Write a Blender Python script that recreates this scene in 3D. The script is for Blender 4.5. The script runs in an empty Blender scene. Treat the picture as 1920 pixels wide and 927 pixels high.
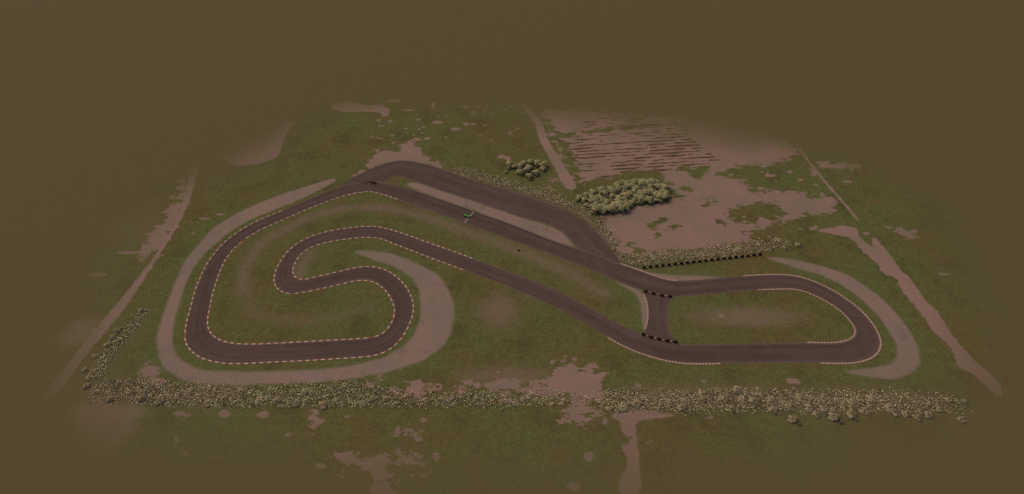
import bpy, bmesh, math, random
import numpy as np
from mathutils import Vector, Matrix

random.seed(11)
rng = np.random.default_rng(11)
scene = bpy.context.scene
COL = scene.collection

# ------------------------------------------------------------------ camera
H, F, CX, CY = 169.0, 966.0, 960.0, 463.5          # height above ground (m), focal length and centre in photo pixels
PITCH = math.atan(1000.0 / F)                       # looking down
SP, CP = math.sin(PITCH), math.cos(PITCH)

def at(px, py):
    """ground point seen at a place of the photo (z = 0)"""
    u, v = (px - CX) / F, (py - CY) / F
    dz = -SP - v * CP
    t = H / -dz
    return (u * t, (CP - v * SP) * t)

def atl(pts):
    return np.array([at(*p) for p in pts])

cam_d = bpy.data.cameras.new('camera')
cam = bpy.data.objects.new('camera', cam_d); COL.objects.link(cam)
cam.location = (0, 0, H)
cam.rotation_euler = (math.pi / 2 - PITCH, 0, 0)
cam_d.sensor_width = 36.0
cam_d.lens = 36.0 * F / 1920.0
cam_d.clip_start = 1.0
cam_d.clip_end = 30000.0
scene.camera = cam

# ------------------------------------------------------------------ light
world = bpy.data.worlds.new('World'); scene.world = world
world.use_nodes = True
wt = world.node_tree
sky = wt.nodes.new('ShaderNodeTexSky'); sky.sky_type = 'NISHITA'; sky.sun_disc = False
SUN_EL, SUN_AZ = math.radians(50), math.radians(-50)   # azimuth clockwise from +Y: sun stands up-left of the picture
sky.sun_elevation = SUN_EL; sky.sun_rotation = SUN_AZ
sky.air_density = 1.0; sky.dust_density = 4.0; sky.ozone_density = 0.6
bg = wt.nodes['Background']; bg.inputs['Strength'].default_value = 0.107
wt.links.new(sky.outputs[0], bg.inputs['Color'])
sun_d = bpy.data.lights.new('sun', 'SUN'); sun_d.energy = 0.85; sun_d.angle = math.radians(40); sun_d.color = (1.0, 0.93, 0.82)
sun = bpy.data.objects.new('sun', sun_d); COL.objects.link(sun)
sdir = Vector((math.sin(SUN_AZ) * math.cos(SUN_EL), math.cos(SUN_AZ) * math.cos(SUN_EL), math.sin(SUN_EL)))
sun.rotation_euler = sdir.to_track_quat('Z', 'Y').to_euler()
sun.location = sdir * 300

vs = scene.view_settings
vs.view_transform = 'Standard'; vs.look = 'None'; vs.exposure = 0.30; vs.gamma = 1.0; vs.use_curve_mapping = False
scene.render.engine = 'CYCLES'
scene.cycles.use_denoising = False
scene.cycles.max_bounces = 4

# ------------------------------------------------------------------ helpers
KR, KG, KB = 1.0, 1.0, 1.04       # light arriving on open ground, per channel (measured)
def lin(c):
    c = c / 255.0
    return c / 12.92 if c <= 0.04045 else ((c + 0.055) / 1.055) ** 2.4
def rgb(r, g, b):
    return (lin(r) / KR, lin(g) / KG, lin(b) / KB, 1.0)

def tag(o, label=None, cat=None, group=None, kind=None):
    if label: o['label'] = label
    if cat: o['category'] = cat
    if group: o['group'] = group
    if kind: o['kind'] = kind
    return o

def link(name, me, parent=None):
    o = bpy.data.objects.new(name, me); COL.objects.link(o)
    if parent is not None: o.parent = parent
    return o

def empty(name, loc, rz=0.0):
    o = bpy.data.objects.new(name, None); COL.objects.link(o)
    o.location = loc; o.rotation_euler = (0, 0, rz); o.empty_display_size = 0.3
    return o

def copy_tree(o):
    c = o.copy(); COL.objects.link(c)
    for ch in o.children:
        d = ch.copy(); COL.objects.link(d); d.parent = c
    return c

def bm_mesh(name, bm, mats):
    me = bpy.data.meshes.new(name); bm.to_mesh(me); bm.free()
    for m in mats: me.materials.append(m)
    return me

def catmull(P, closed=False, step=1.2):
    P = np.asarray(P, float); n = len(P); out = []
    rngi = range(n) if closed else range(n - 1)
    for i in rngi:
        p1, p2 = P[i], P[(i + 1) % n]
        p0 = P[i - 1] if (closed or i > 0) else 2 * p1 - p2
        p3 = P[(i + 2) % n] if (closed or i + 2 < n) else 2 * p2 - p1
        d = np.linalg.norm(p2 - p1); k = max(2, int(d / step))
        t0 = 0.0; t1 = t0 + max(np.linalg.norm(p1 - p0), 1e-4) ** .5
        t2 = t1 + max(d, 1e-4) ** .5; t3 = t2 + max(np.linalg.norm(p3 - p2), 1e-4) ** .5
        for j in range(k):
            t = t1 + (t2 - t1) * j / k
            A1 = (t1 - t) / (t1 - t0) * p0 + (t - t0) / (t1 - t0) * p1
            A2 = (t2 - t) / (t2 - t1) * p1 + (t - t1) / (t2 - t1) * p2
            A3 = (t3 - t) / (t3 - t2) * p2 + (t - t2) / (t3 - t2) * p3
            B1 = (t2 - t) / (t2 - t0) * A1 + (t - t0) / (t2 - t0) * A2
            B2 = (t3 - t) / (t3 - t1) * A2 + (t - t1) / (t3 - t1) * A3
            out.append((t2 - t) / (t2 - t1) * B1 + (t - t1) / (t2 - t1) * B2)
    if not closed: out.append(P[-1])
    return np.array(out)

def smooth(P, it=6):
    P = P.copy()
    for _ in range(it):
        Q = P.copy(); Q[1:-1] = 0.25 * P[:-2] + 0.5 * P[1:-1] + 0.25 * P[2:]; P = Q
    return P

def resample(P, n):
    d = np.r_[0, np.cumsum(np.linalg.norm(np.diff(P, axis=0), axis=1))]
    t = np.linspace(0, d[-1], n)
    return np.c_[np.interp(t, d, P[:, 0]), np.interp(t, d, P[:, 1])]

def length(P):
    return float(np.linalg.norm(np.diff(P, axis=0), axis=1).sum())

# ------------------------------------------------------------------ node helpers
class NT:
    def __init__(s, name):
        s.m = bpy.data.materials.new(name); s.m.use_nodes = True
        s.t = s.m.node_tree; s.b = s.t.nodes['Principled BSDF']
        s.b.inputs['Roughness'].default_value = 0.95
        s.b.inputs['Specular IOR Level'].default_value = 0.02
    def n(s, typ, **kw):
        nd = s.t.nodes.new(typ)
        for k, v in kw.items(): setattr(nd, k, v)
        return nd
    def put(s, sock, v):
        if isinstance(v, bpy.types.NodeSocket): s.t.links.new(v, sock)
        else: sock.default_value = v
    def math(s, op, a, b=None, clamp=False):
        nd = s.n('ShaderNodeMath', operation=op); nd.use_clamp = clamp
        s.put(nd.inputs[0], a)
        if b is not None: s.put(nd.inputs[1], b)
        return nd.outputs[0]
    def maprange(s, v, a, b, c, d, smoothstep=False):
        nd = s.n('ShaderNodeMapRange'); nd.clamp = True
        if smoothstep: nd.interpolation_type = 'SMOOTHSTEP'
        s.put(nd.inputs[0], v)
        for i, x in enumerate((a, b, c, d)): s.put(nd.inputs[i + 1], x)
        return nd.outputs[0]
    def mix(s, f, a, b, blend='MIX'):
        nd = s.n('ShaderNodeMix', data_type='RGBA', blend_type=blend)
        s.put(nd.inputs[0], f); s.put(nd.inputs[6], a); s.put(nd.inputs[7], b)
        return nd.outputs[2]
    def noise(s, vec, scale, detail=3, rough=0.55):
        nd = s.n('ShaderNodeTexNoise'); s.put(nd.inputs['Vector'], vec)
        nd.inputs['Scale'].default_value = scale; nd.inputs['Detail'].default_value = detail
        nd.inputs['Roughness'].default_value = rough
        return nd.outputs[0]
    def pos(s):
        return s.n('ShaderNodeNewGeometry').outputs['Position']
    def attr(s, name, what='Fac'):
        return s.n('ShaderNodeAttribute', attribute_name=name).outputs[what]
    def mapping(s, vec, rot=(0, 0, 0), scale=(1, 1, 1)):
        nd = s.n('ShaderNodeMapping'); s.put(nd.inputs[0], vec)
        nd.inputs['Rotation'].default_value = rot; nd.inputs['Scale'].default_value = scale
        return nd.outputs[0]
    def gray(s, v):
        nd = s.n('ShaderNodeCombineColor')
        for i in range(3): s.t.links.new(v, nd.inputs[i])
        return nd.outputs[0]
    def out(s, col):
        s.put(s.b.inputs['Base Color'], col); return s.m
    def bump(s, h, strength, dist):
        nd = s.n('ShaderNodeBump'); s.put(nd.inputs['Strength'], strength); nd.inputs['Distance'].default_value = dist
        s.put(nd.inputs['Height'], h); s.t.links.new(nd.outputs[0], s.b.inputs['Normal'])

def plain_mat(name, c, amp=0.12, scale=3.0, rough=0.9):
    k = NT(name); k.b.inputs['Roughness'].default_value = rough
    f = k.maprange(k.noise(k.pos(), scale, 4), 0.3, 0.7, 1 - amp, 1 + amp)
    return k.out(k.mix(1.0, c, k.gray(f), 'MULTIPLY'))

# ------------------------------------------------------------------ ground material
def ground_material():
    k = NT('grass_and_bare_earth')
    P = k.pos()
    low = k.noise(P, 0.022, 3); mid = k.noise(P, 0.11, 4, 0.6); fine = k.noise(P, 1.15, 3, 0.75)
    grain = k.noise(P, 3.1, 2, 0.8)
    # grass: dry olive to green, tufts
    hue = k.math('ADD', k.math('MULTIPLY', low, 0.62), k.math('MULTIPLY', mid, 0.38))
    hue = k.math('ADD', hue, k.math('MULTIPLY', k.attr('lush'), 0.11))
    g = k.mix(k.maprange(hue, 0.41, 0.60, 0, 1), rgb(88, 76, 44), rgb(82, 82, 46))
    g = k.mix(k.maprange(k.noise(P, 0.07, 5, 0.65), 0.50, 0.66, 0, 0.6), g, rgb(72, 62, 36))
    sp = k.math('ADD', k.math('MULTIPLY', fine, 0.6), k.math('MULTIPLY', grain, 0.4))
    g = k.mix(1.0, g, k.gray(k.maprange(sp, 0.34, 0.66, 0.62, 1.38)), 'MULTIPLY')
    g = k.mix(1.0, g, k.gray(k.maprange(k.noise(P, 0.42, 4, 0.7), 0.3, 0.7, 0.84, 1.16)), 'MULTIPLY')
    # worn ground, where the grass is thin
    wn = k.math('MULTIPLY', k.attr('worn'), k.maprange(k.noise(P, 0.35, 4, 0.7), 0.3, 0.7, 0.55, 1.15), clamp=True)
    g = k.mix(wn, g, k.mix(mid, rgb(112, 90, 74), rgb(101, 85, 66)))
    # bare earth
    d = k.mix(k.maprange(k.noise(P, 0.05, 4, 0.6), 0.40, 0.60, 0, 1), rgb(129, 98, 87), rgb(117, 97, 82))
    d = k.mix(1.0, d, k.gray(k.maprange(sp, 0.35, 0.65, 0.90, 1.10)), 'MULTIPLY')
    # cultivated field: rows of weeds left standing across the soil
    rot = k.mapping(P, (0, 0, math.radians(-FIELD_ROT)))
    rn = k.noise(k.mapping(rot, scale=(0.105, 0.36, 1)), 1.0, 4, 0.62)
    sx = k.n('ShaderNodeSeparateXYZ'); k.t.links.new(rot, sx.inputs[0])
    wob = k.math('MULTIPLY', k.noise(k.mapping(rot, scale=(0.05, 0.3, 1)), 1.0, 2), 2.2)
    wave = k.math('SINE', k.math('ADD', k.math('MULTIPLY', sx.outputs[1], 2 * math.pi / 2.9), wob))
    big = k.noise(P, 0.03, 2)
    thr = k.math('ADD', k.math('ADD', rn, k.math('MULTIPLY', wave, 0.115)), k.math('MULTIPLY', k.math('SUBTRACT', big, 0.5), 0.35))
    rowf = k.math('MULTIPLY', k.maprange(thr, 0.555, 0.585, 0, 1), k.maprange(k.attr('field'), 0.5, -1.5, 0, 1))
    d = k.mix(rowf, d, k.mix(1.0, rgb(78, 60, 40), k.gray(k.maprange(sp, 0.35, 0.65, 0.75, 1.25)), 'MULTIPLY'))
    # edge of the bare earth: ragged
    en = k.math('ADD', k.math('MULTIPLY', k.noise(k.mapping(P, scale=(0.17, 0.27, 0.2)), 1.0, 6, 0.66), 0.8), k.math('MULTIPLY', k.noise(P, 1.3, 2), 0.2))
    e = k.math('ADD', k.attr('dirt'), k.math('MULTIPLY', k.math('SUBTRACT', en, 0.5), 30.0))
    e3 = k.math('ADD', k.attr('path'), k.math('MULTIPLY', k.math('SUBTRACT', en, 0.5), 4.5))
    e = k.math('MINIMUM', e, e3)
    df = k.maprange(e, 0.35, -0.35, 0, 1, True)
    df = k.math('MAXIMUM', df, k.math('MULTIPLY', k.maprange(k.math('ADD', k.attr('soft'), k.math('MULTIPLY', k.math('SUBTRACT', en, 0.5), 14.0)), 4.0, -3.0, 0, 1, True), 0.75))
    c = k.mix(df, g, d)
    # gravel
    gr = k.mix(k.maprange(k.noise(P, 0.045, 3), 0.40, 0.60, 0, 1), rgb(124, 99, 87), rgb(115, 98, 84))
    gr = k.mix(k.maprange(k.noise(P, 0.16, 4, 0.6), 0.56, 0.72, 0, 0.5), gr, rgb(98, 80, 67))
    gr = k.mix(k.maprange(k.noise(P, 0.5, 4, 0.7), 0.55, 0.7, 0, 0.3), gr, rgb(134, 110, 96))
    gr = k.mix(1.0, gr, k.gray(k.maprange(sp, 0.33, 0.67, 0.88, 1.12)), 'MULTIPLY')
    e2 = k.math('ADD', k.attr('gravel'), k.math('MULTIPLY', k.math('SUBTRACT', en, 0.5), 1.8))
    c = k.mix(k.maprange(e2, 0.85, -0.85, 0, 1, True), c, gr)
    # vignette painted into the ground: its colour blends outward to flat olive
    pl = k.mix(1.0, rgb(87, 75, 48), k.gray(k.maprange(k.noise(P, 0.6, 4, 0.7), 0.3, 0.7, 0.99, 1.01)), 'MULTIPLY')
    fe = k.math('ADD', k.attr('vignette'), k.math('MULTIPLY', k.math('SUBTRACT', k.noise(P, 0.03, 4, 0.6), 0.5), 26.0))
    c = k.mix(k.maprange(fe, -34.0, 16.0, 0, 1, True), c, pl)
    vignette_f = k.maprange(fe, -34.0, 16.0, 0, 1, True)
    k.bump(sp, k.math('MULTIPLY', k.math('SUBTRACT', 1.0, vignette_f), 0.25), 0.12)
    return k.out(c)

# ------------------------------------------------------------------ ground shapes (traced on the photo, laid out on the ground)
GRAVEL = {
 'left': [(630,337),(623,334.7),(591,344.4),(533,362.8),(488,380),(451,397),(416,416.7),(395,431),(376,455),(362,470),(345,491),(332,521),(319,553.6),(308,584),(299,610),(293.5,630),(294.5,651),(299,673),(306,690),(325,703),(351,716),(381,720),(454,723.5),(497,720),(605,717),(660,710.5),(708,701),(729,698),(762,686),(788,679),(805,668.5),(829,651),(844,627.5),(851,602),(853,583),(850,566.5),(841,543),(828,523),(813,510),(780,494),(754,482),(726,474),(694,470.5),(662,470.5),(672,477),(705,488.8),(733,497.5),(754,508),(774,523),(785,541),(789,564),(789,588),(783,614),(770,637),(750,654),(722,670.6),(675,682.5),(640,689),(605,693),(476,697.6),(389,696.5),(363.6,689),(342,677),(329,664),(323.6,645),(323,623),(329,593),(334,579),(347,536),(358,510),(371,491),(390,469),(412,451),(434,432),(473,410),(516,393),(559,376),(602,355),(630,339)],
 'right': [(1436,483),(1466,483.2),(1499,489.6),(1531,497),(1568,507),(1596,518.7),(1624,537),(1655,561),(1683,590),(1706,620),(1719.5,646),(1726,670),(1721.6,689),(1708,702),(1674,712),(1642,709),(1609,703.5),(1579,697),(1609,694),(1648,688),(1674,681),(1683,670),(1681,646),(1669,625),(1651,597),(1624,569.4),(1596,546),(1563,526),(1531,513),(1499,505),(1466,494),(1445,486)],
 'bend': [(1190,501),(1216,511),(1237,514.4),(1280,517),(1324,518),(1354,520),(1324,524),(1276,527.5),(1237,522)],
 'link': [(1148,523),(1183,535),(1199,544),(1206,552),(1212,562),(1215,580),(1214,606),(1208,619),(1204,613),(1203.5,591),(1201,569),(1195,556),(1186,546),(1160,533)],
 'island': [(757,347),(772,342),(791,346),(834,361),(877,374),(931,393),(985,410),(1042,428),(1063,445),(1082,465),(1040,453),(963,423),(888,395),(828,374)],
}
PATHS = {
 'left': [(374,303),(364,351),(349,395),(322,443),(284,502),(246,562),(209,610),(162,664),(124,718),(102,745),(75,745),(102,715),(135,670),(178,616),(216,573),(253,529),(286,486),(302,459),(322,430),(338,389),(350,350),(356,310)],
 'centre': [(973,193),(999,222),(1009,256),(1025,289),(1043,320),(1056,349),(1071,359),(1084,352),(1074,336),(1058,310),(1045,289),(1030,268),(1022,248),(1014,225),(994,207),(982,193)],
 'right': [(1522,433),(1561,427),(1580,422),(1611,428),(1606,440),(1624,455),(1637,464),(1641,463),(1632,449),(1639,444),(1652,459),(1671,479),(1682,498),(1693,511),(1706,520),(1719,539),(1734,563),(1757,582),(1788,633),(1808,655),(1830,679),(1860,702),(1882,735),(1870,745),(1857,731),(1829,705),(1799,690),(1793,674),(1778,646),(1745,616),(1730,592),(1706,563),(1684,537),(1682,522),(1656,513),(1643,492),(1613,468),(1600,449),(1570,440)],
 'stub': [(1149,773.5),(1198,768.6),(1235,771),(1267,778),(1237,786),(1196,790),(1192,803),(1195.5,837),(1199,871),(1204,930),(1159,930),(1163,889),(1181,871),(1162,841),(1183,830),(1186,820),(1173,818),(1164,805),(1161,790.6),(1149,788)],
}
DIRT = [
 [(689,304),(704,291),(708,283),(723,280),(729,286),(746,286),(750,281),(752,271),(769,264),(781,272),(791,281),(792,287),(804,299),(819,302),(829,308),(832,316),(812,314),(752,304),(700,317),(668,331),(672,325),(690,314)],
 # upper and lower field
 [(1014,207),(1060,204),(1110,206),(1180,214),(1280,222),(1330,222),(1420,238),(1470,262),(1497,284),(1475,297),(1440,312),(1400,320),(1356,330),(1378,337),(1404,343),(1409,362),(1435,357),(1496,360),(1547,365),(1564,374),(1570,385),(1560,400),(1510,405),(1480,412),(1410,430),(1395,440),(1410,446),(1400,452),(1330,467),(1235,476),(1172,480),(1152,470),(1140,440),(1128,412),(1150,394),(1200,385),(1245,377),(1283,370),(1262,352),(1240,330),(1150,330),(1100,338),(1084,345),(1062,305),(1046,272),(1032,248),(1020,225)],
 [(345,330),(352,320),(345,380),(325,430),(300,468),(275,488),(252,487),(262,468),(300,420),(325,380)],
 [(1040,330),(1025,345),(1030,352),(1045,343)],
 [(1661,425),(1711,431),(1727,435.5),(1708,449),(1690,440)],
 [(1529,304),(1560,306),(1608,308),(1608,315),(1560,317),(1540,315)],
 [(912,724),(928,717),(950,705),(981,720),(1024,719),(1030,702),(1040,696),(1043,680),(1077,678),(1086,686),(1108,686),(1126,699),(1123,714),(1134,733),(1126,755),(1110,757),(1120,776),(1101,788),(1083,798),(1070,788),(1055,782),(1055,773),(1073,761),(1070,745),(1027,742),(993,733),(953,742),(928,736)],
 [(863,723),(900,728),(888,740),(866,733)],
 [(742,730),(755,722),(823,725),(823,733),(786,742),(772,757),(764,740)],
 [(683,723),(714,709),(702,724)],
 [(634,860),(659,850),(687,858),(749,857),(773,853),(767,866),(742,872),(736,888),(724,897),(749,928),(696,928),(696,897),(699,878),(656,880),(640,872)],
 [(786,869),(817,857),(814,872),(792,880),(773,880)],
 [(742,810),(761,804),(786,808),(789,823),(776,823),(770,812)],
 [(578,787),(593,776),(606,783),(593,796)],
 [(262,686),(294,682),(297,705),(320,714),(303,719),(273,712)],
 [(1545,365),(1510,348),(1502,340),(1512,337),(1530,350),(1540,362)],
 [(1508,318),(1520,316),(1530,330),(1520,338),(1512,330)],
]
SPOTS = [(1352,592,5,3),(343,777,17,7),(424,777,12,8),(492,777,10,6),(330,825,5,8),(349,850,9,5),(603,875,10,5),(1104,857,10,10),(1074,912,14,7),(1487,715,16,6),(793,789,4,5),
 (854,242,10,3),(873,233,6,3),(821,230,11,3),(783,262,7,3),(800,260,8,2),(873,200,9,3),(765,207,10,2),(740,189,14,3),(812,197,4,5),(940,294,8,3),(952,297,7,4),
 (1590,341,10,2),(1771,514,12,2),(1625,438,6,3),(1195,724,6,5),(1250,716,3,3),(1320,715,5,3),(1135,790,6,6),(1330,783,7,3),(1487,786,7,4),(1218,829,8,2),
 (384,410,9,2),(415,402,8,2),(362,438,4,2),(240,474,22,3),(180,515,25,3),(1445,330,10,2.5),(1480,322,5,3),(1500,338,5,3),(1478,300,6,3),(540,815,5,2),(650,782,5,3)]
SOFT_BARE = [[(183,597),(129,605),(110,648),(156,643),(183,616)], [(140,755),(263,758),(257,773),(266,776),(246,796),(258,802),(238,814),(210,843),(170,850),(140,800)]]
SMALL_BARE = [[(434,311),(472,311),(505,302),(522,292),(530,270),(540,245),(555,225),(480,235),(430,262),(410,290)],
 [(620,192),(650,190),(683,197),(712,199),(731,203),(729,220),(717,219),(712,210),(625,210)],
 # thin trail along the field boundary on the right
 [(1478,254),(1482,254),(1515,298),(1546,337),(1583,379),(1614,416),(1609,416),(1578,380),(1541,338),(1510,299)],
]
for _ in range(46):
    SPOTS.append((rng.uniform(690, 985), rng.uniform(196, 268), rng.uniform(2, 6), rng.uniform(.9, 2.0)))
for _ in range(40):
    SPOTS.append((rng.uniform(1250, 1560), rng.uniform(322, 440), rng.uniform(2, 6), rng.uniform(1, 2.2)))
for (x, y, rx, ry) in SPOTS:
    SMALL_BARE.append([(x + rx * math.cos(a) * (.75 + .5 * rng.random()), y + ry * math.sin(a) * (.75 + .5 * rng.random())) for a in np.linspace(0, 2 * math.pi, 9)[:-1]])
# grass standing inside the bare fields
GRASS_IN = [
 [(1345,323),(1392,311),(1426,306),(1435,320),(1474,315),(1480,292),(1497,289),(1513,312),(1524,323),(1536,357),(1547,368),(1519,368),(1496,360),(1435,357),(1409,363),(1401,351),(1404,343),(1378,337),(1359,332)],
 [(1361,405),(1378,388),(1412,384),(1440,381),(1457,385),(1474,396),(1478,408),(1426,416),(1378,417)],
 [(1505,410),(1516,399),(1561,408),(1581,421),(1519,433),(1474,444),(1450,446),(1395,440),(1410,428),(1455,433),(1440,424),(1482,414)],
 [(1262,316),(1330,310),(1331,322),(1310,336),(1294,330),(1276,322)],
 [(1084,312),(1073,290),(1057,262),(1040,240),(1026,222),(1030,240),(1044,272),(1059,305),(1071,332),(1084,340),(1088,328)],
 [(1035,251),(1090,246),(1160,238),(1270,231),(1272,236),(1160,245),(1090,254),(1038,260)],
 [(1228,440),(1232,435),(1240,437),(1238,444)],
 [(1205,424),(1228,415),(1245,405),(1250,411),(1232,424),(1216,431)],
 [(1180,460),(1192,459),(1204,470),(1196,478),(1184,470)],
 [(1340,412),(1352,410),(1358,420),(1344,419)], [(1272,355),(1285,350),(1295,358),(1285,362)], [(1312,372),(1330,366),(1333,380),(1318,385)],
 [(1260,420),(1272,419),(1268,432),(1260,430)],
]
STAND = [(1083,352),(1092,340),(1130,334),(1150,331),(1200,318),(1232,315),(1252,345),(1272,362),(1285,370),(1240,377),(1200,384),(1150,394),(1138,404),(1128,410),(1110,400),(1070,385),(1050,372)]
GRASS_IN.append(STAND)
# field rows and grass between the path and the field
FIELD = [(1044,258),(1100,253),(1200,245),(1285,234),(1300,262),(1335,288),(1358,306),(1280,320),(1180,330),(1090,346),(1070,308)]
FIELD_UP = [(1080,226),(1170,214),(1240,222),(1230,236),(1160,240),(1090,246)]
# where grass is worn thin: (polyline, half width px, strength) and ellipses
WORN_LINES = [([(455,545),(462,500),(490,458),(540,428),(600,402),(680,388),(760,397),(880,437),(1000,482),(1080,520),(1135,552)], 11, .85),
              ([(455,545),(470,580),(520,598),(600,600),(690,578)], 9, .45)]
WORN_LINES += [([(190,732),(300,738),(430,745)], 15, .9), ([(1190,748),(1350,745),(1500,748),(1650,752),(1750,758)], 15, .85), ([(842,322),(900,334),(964,352),(1040,376),(1100,408),(1150,458)], 7, 1.0), ([(1160,482),(1250,480),(1340,472),(1400,462)], 10, .8), ([(180,690),(225,650),(270,590)], 7, .6)]
WORN_ELL = [(1400,594,98,17,1.0),(1352,592,9,5,1.0),(935,582,36,30,.95),(565,505,14,26,.8),(575,480,22,12,.6),(950,706,85,18,.9),(1650,300,40,4,.3),(1000,555,50,12,.25),(250,430,60,30,.35)]
VIGNETTE = [(385,330),(450,300),(520,262),(575,215),(640,194),(760,180),(980,202),(1200,222),(1480,272),(1640,296),(1770,375),(1850,490),(1890,640),(1888,735),(1810,800),(1640,850),(1400,900),(1180,922),(700,922),(480,890),(300,850),(175,815),(125,745),(108,650),(150,540),(215,430),(290,335)]  # outline of the vignette painted into the ground colour

def field_dir():
    a, b = at(1084, 303.5), at(1247, 294)
    return math.degrees(math.atan2(b[1] - a[1], b[0] - a[0]))
FIELD_ROT = field_dir()

def seg_sdf(poly, X, Y, margin):
    """signed distance (negative inside) to a polygon; far points keep +margin"""
    out = np.full(X.shape, margin)
    x0, y0 = poly.min(0) - margin; x1, y1 = poly.max(0) + margin
    m = (X >= x0) & (X <= x1) & (Y >= y0) & (Y <= y1)
    px, py = X[m], Y[m]
    if not len(px): return out
    d2 = np.full(px.shape, 1e12); ins = np.zeros(px.shape, bool)
    for i in range(len(poly)):
        ax, ay = poly[i]; bx, by = poly[(i + 1) % len(poly)]
        ex, ey = bx - ax, by - ay
        t = np.clip(((px - ax) * ex + (py - ay) * ey) / max(ex * ex + ey * ey, 1e-9), 0, 1)
        d2 = np.minimum(d2, (px - ax - t * ex) ** 2 + (py - ay - t * ey) ** 2)
        c = ((ay > py) != (by > py))
        with np.errstate(divide='ignore', invalid='ignore'):
            xi = ax + (py - ay) * ex / (ey if abs(ey) > 1e-12 else 1e-12)
        ins ^= c & (px < xi)
    d = np.sqrt(d2); d[ins] *= -1
    out[m] = np.minimum(d, margin)
    return out

def chaikin(P, it=1):
    for _ in range(it):
        Q = np.roll(P, -1, 0)
        P = np.stack([.75 * P + .25 * Q, .25 * P + .75 * Q], 1).reshape(-1, 2)
    return P

GX0, GX1, GY0, GY1, GS = -215.0, 225.0, 38.0, 345.0, 0.65
xs = np.arange(GX0, GX1 + GS, GS); ys = np.arange(GY0, GY1 + GS, GS)
NX, NY = len(xs), len(ys)
X, Y = np.meshgrid(xs, ys); X = X.ravel(); Y = Y.ravel()
BIG = 7.0
dirt = np.full(X.shape, BIG)
for p in DIRT: dirt = np.minimum(dirt, seg_sdf(chaikin(atl(p)), X, Y, BIG))
path_sdf = {}; pathv = np.full(X.shape, BIG)
for kx, p in PATHS.items():
    s = seg_sdf(chaikin(atl(p)), X, Y, BIG); path_sdf[kx] = s; pathv = np.minimum(pathv, s)
for p in SMALL_BARE: pathv = np.minimum(pathv, seg_sdf(chaikin(atl(p)), X, Y, BIG))
for p in GRASS_IN:
    dirt = np.maximum(dirt, -seg_sdf(chaikin(atl(p)), X, Y, BIG))
softv = np.full(X.shape, BIG)
for p in SOFT_BARE: softv = np.minimum(softv, seg_sdf(chaikin(atl(p)), X, Y, BIG))
grav = np.full(X.shape, BIG); grav_sdf = {}
for kx, p in GRAVEL.items():
    s = seg_sdf(chaikin(atl(p)), X, Y, BIG); grav_sdf[kx] = s; grav = np.minimum(grav, s)
fieldv = np.minimum(seg_sdf(atl(FIELD), X, Y, BIG), seg_sdf(atl(FIELD_UP), X, Y, BIG))
vignette = seg_sdf(atl(VIGNETTE), X, Y, 60.0)
# photo position of each grid point, to measure worn lines in photo units
worn = np.zeros(X.shape)
for line, hw, st in WORN_LINES:
    L = catmull(atl(line), step=3.0)
    d2 = np.full(X.shape, 1e9)
    for q in L: d2 = np.minimum(d2, (X - q[0]) ** 2 + (Y - q[1]) ** 2)
    w = hw / 3.9
    worn = np.maximum(worn, st * np.exp(-d2 / (w * w * 1.3)))
for (ex, ey, rx, ry, st) in WORN_ELL:
    c = np.array(at(ex, ey)); a = np.array(at(ex + rx, ey)) - c; b = np.array(at(ex, ey - ry)) - c
    q = ((X - c[0]) / np.hypot(*a)) ** 2 + ((Y - c[1]) / np.hypot(*b)) ** 2
    worn = np.maximum(worn, st * np.exp(-(q ** 1.6) * 0.9))
lush = np.exp(-np.clip(grav, 0, 9) ** 2 / 20.0) * (grav > -BIG)

mat_ground = ground_material()

idx = np.arange(NX * NY).reshape(NY, NX)
quads = np.stack([idx[:-1, :-1], idx[:-1, 1:], idx[1:, 1:], idx[1:, :-1]], -1).reshape(-1, 4)
cls = np.zeros(len(quads), int); names = ['ground']
for kx, s in list(path_sdf.items()):
    names.append('dirt_path'); cls[(s[quads].mean(1) < 0.3)] = len(names) - 1
for kx, s in grav_sdf.items():
    names.append('gravel_trap'); cls[(s[quads].mean(1) < 0.3)] = len(names) - 1

# the ground beyond: every border vertex runs out to a far copy of itself
border = np.r_[idx[0, :-1], idx[:-1, -1], idx[-1, :0:-1], idx[:0:-1, 0]]
cx0, cy0 = (GX0 + GX1) / 2, (GY0 + GY1) / 2
fx = cx0 + (X[border] - cx0) * 45; fy = cy0 + (Y[border] - cy0) * 45
nb = len(border); fi = np.arange(nb) + NX * NY
outer = np.stack([border, fi, np.roll(fi, -1), np.roll(border, -1)], -1)
VX = np.r_[X, fx]; VY = np.r_[Y, fy]
ext = lambda a, v: np.r_[a, np.full(nb, v)]
ATT = {'soft': ext(softv, BIG), 'path': ext(pathv, BIG), 'dirt': ext(dirt, BIG), 'gravel': ext(grav, BIG), 'field': ext(fieldv, BIG), 'vignette': ext(vignette, 60.0), 'worn': ext(worn, 0.0), 'lush': ext(lush, 0.0)}
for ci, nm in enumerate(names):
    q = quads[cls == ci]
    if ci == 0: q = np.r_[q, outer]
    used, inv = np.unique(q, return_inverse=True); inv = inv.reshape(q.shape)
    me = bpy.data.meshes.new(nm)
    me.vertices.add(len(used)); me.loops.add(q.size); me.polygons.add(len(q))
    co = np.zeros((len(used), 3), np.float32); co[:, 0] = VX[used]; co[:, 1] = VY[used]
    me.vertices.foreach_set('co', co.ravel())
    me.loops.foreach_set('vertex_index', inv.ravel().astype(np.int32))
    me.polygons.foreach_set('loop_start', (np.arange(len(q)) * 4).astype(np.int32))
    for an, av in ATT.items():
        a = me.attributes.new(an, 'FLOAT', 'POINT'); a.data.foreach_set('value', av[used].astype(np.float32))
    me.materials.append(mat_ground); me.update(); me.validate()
    tag(link(nm, me), kind='structure')

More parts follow.
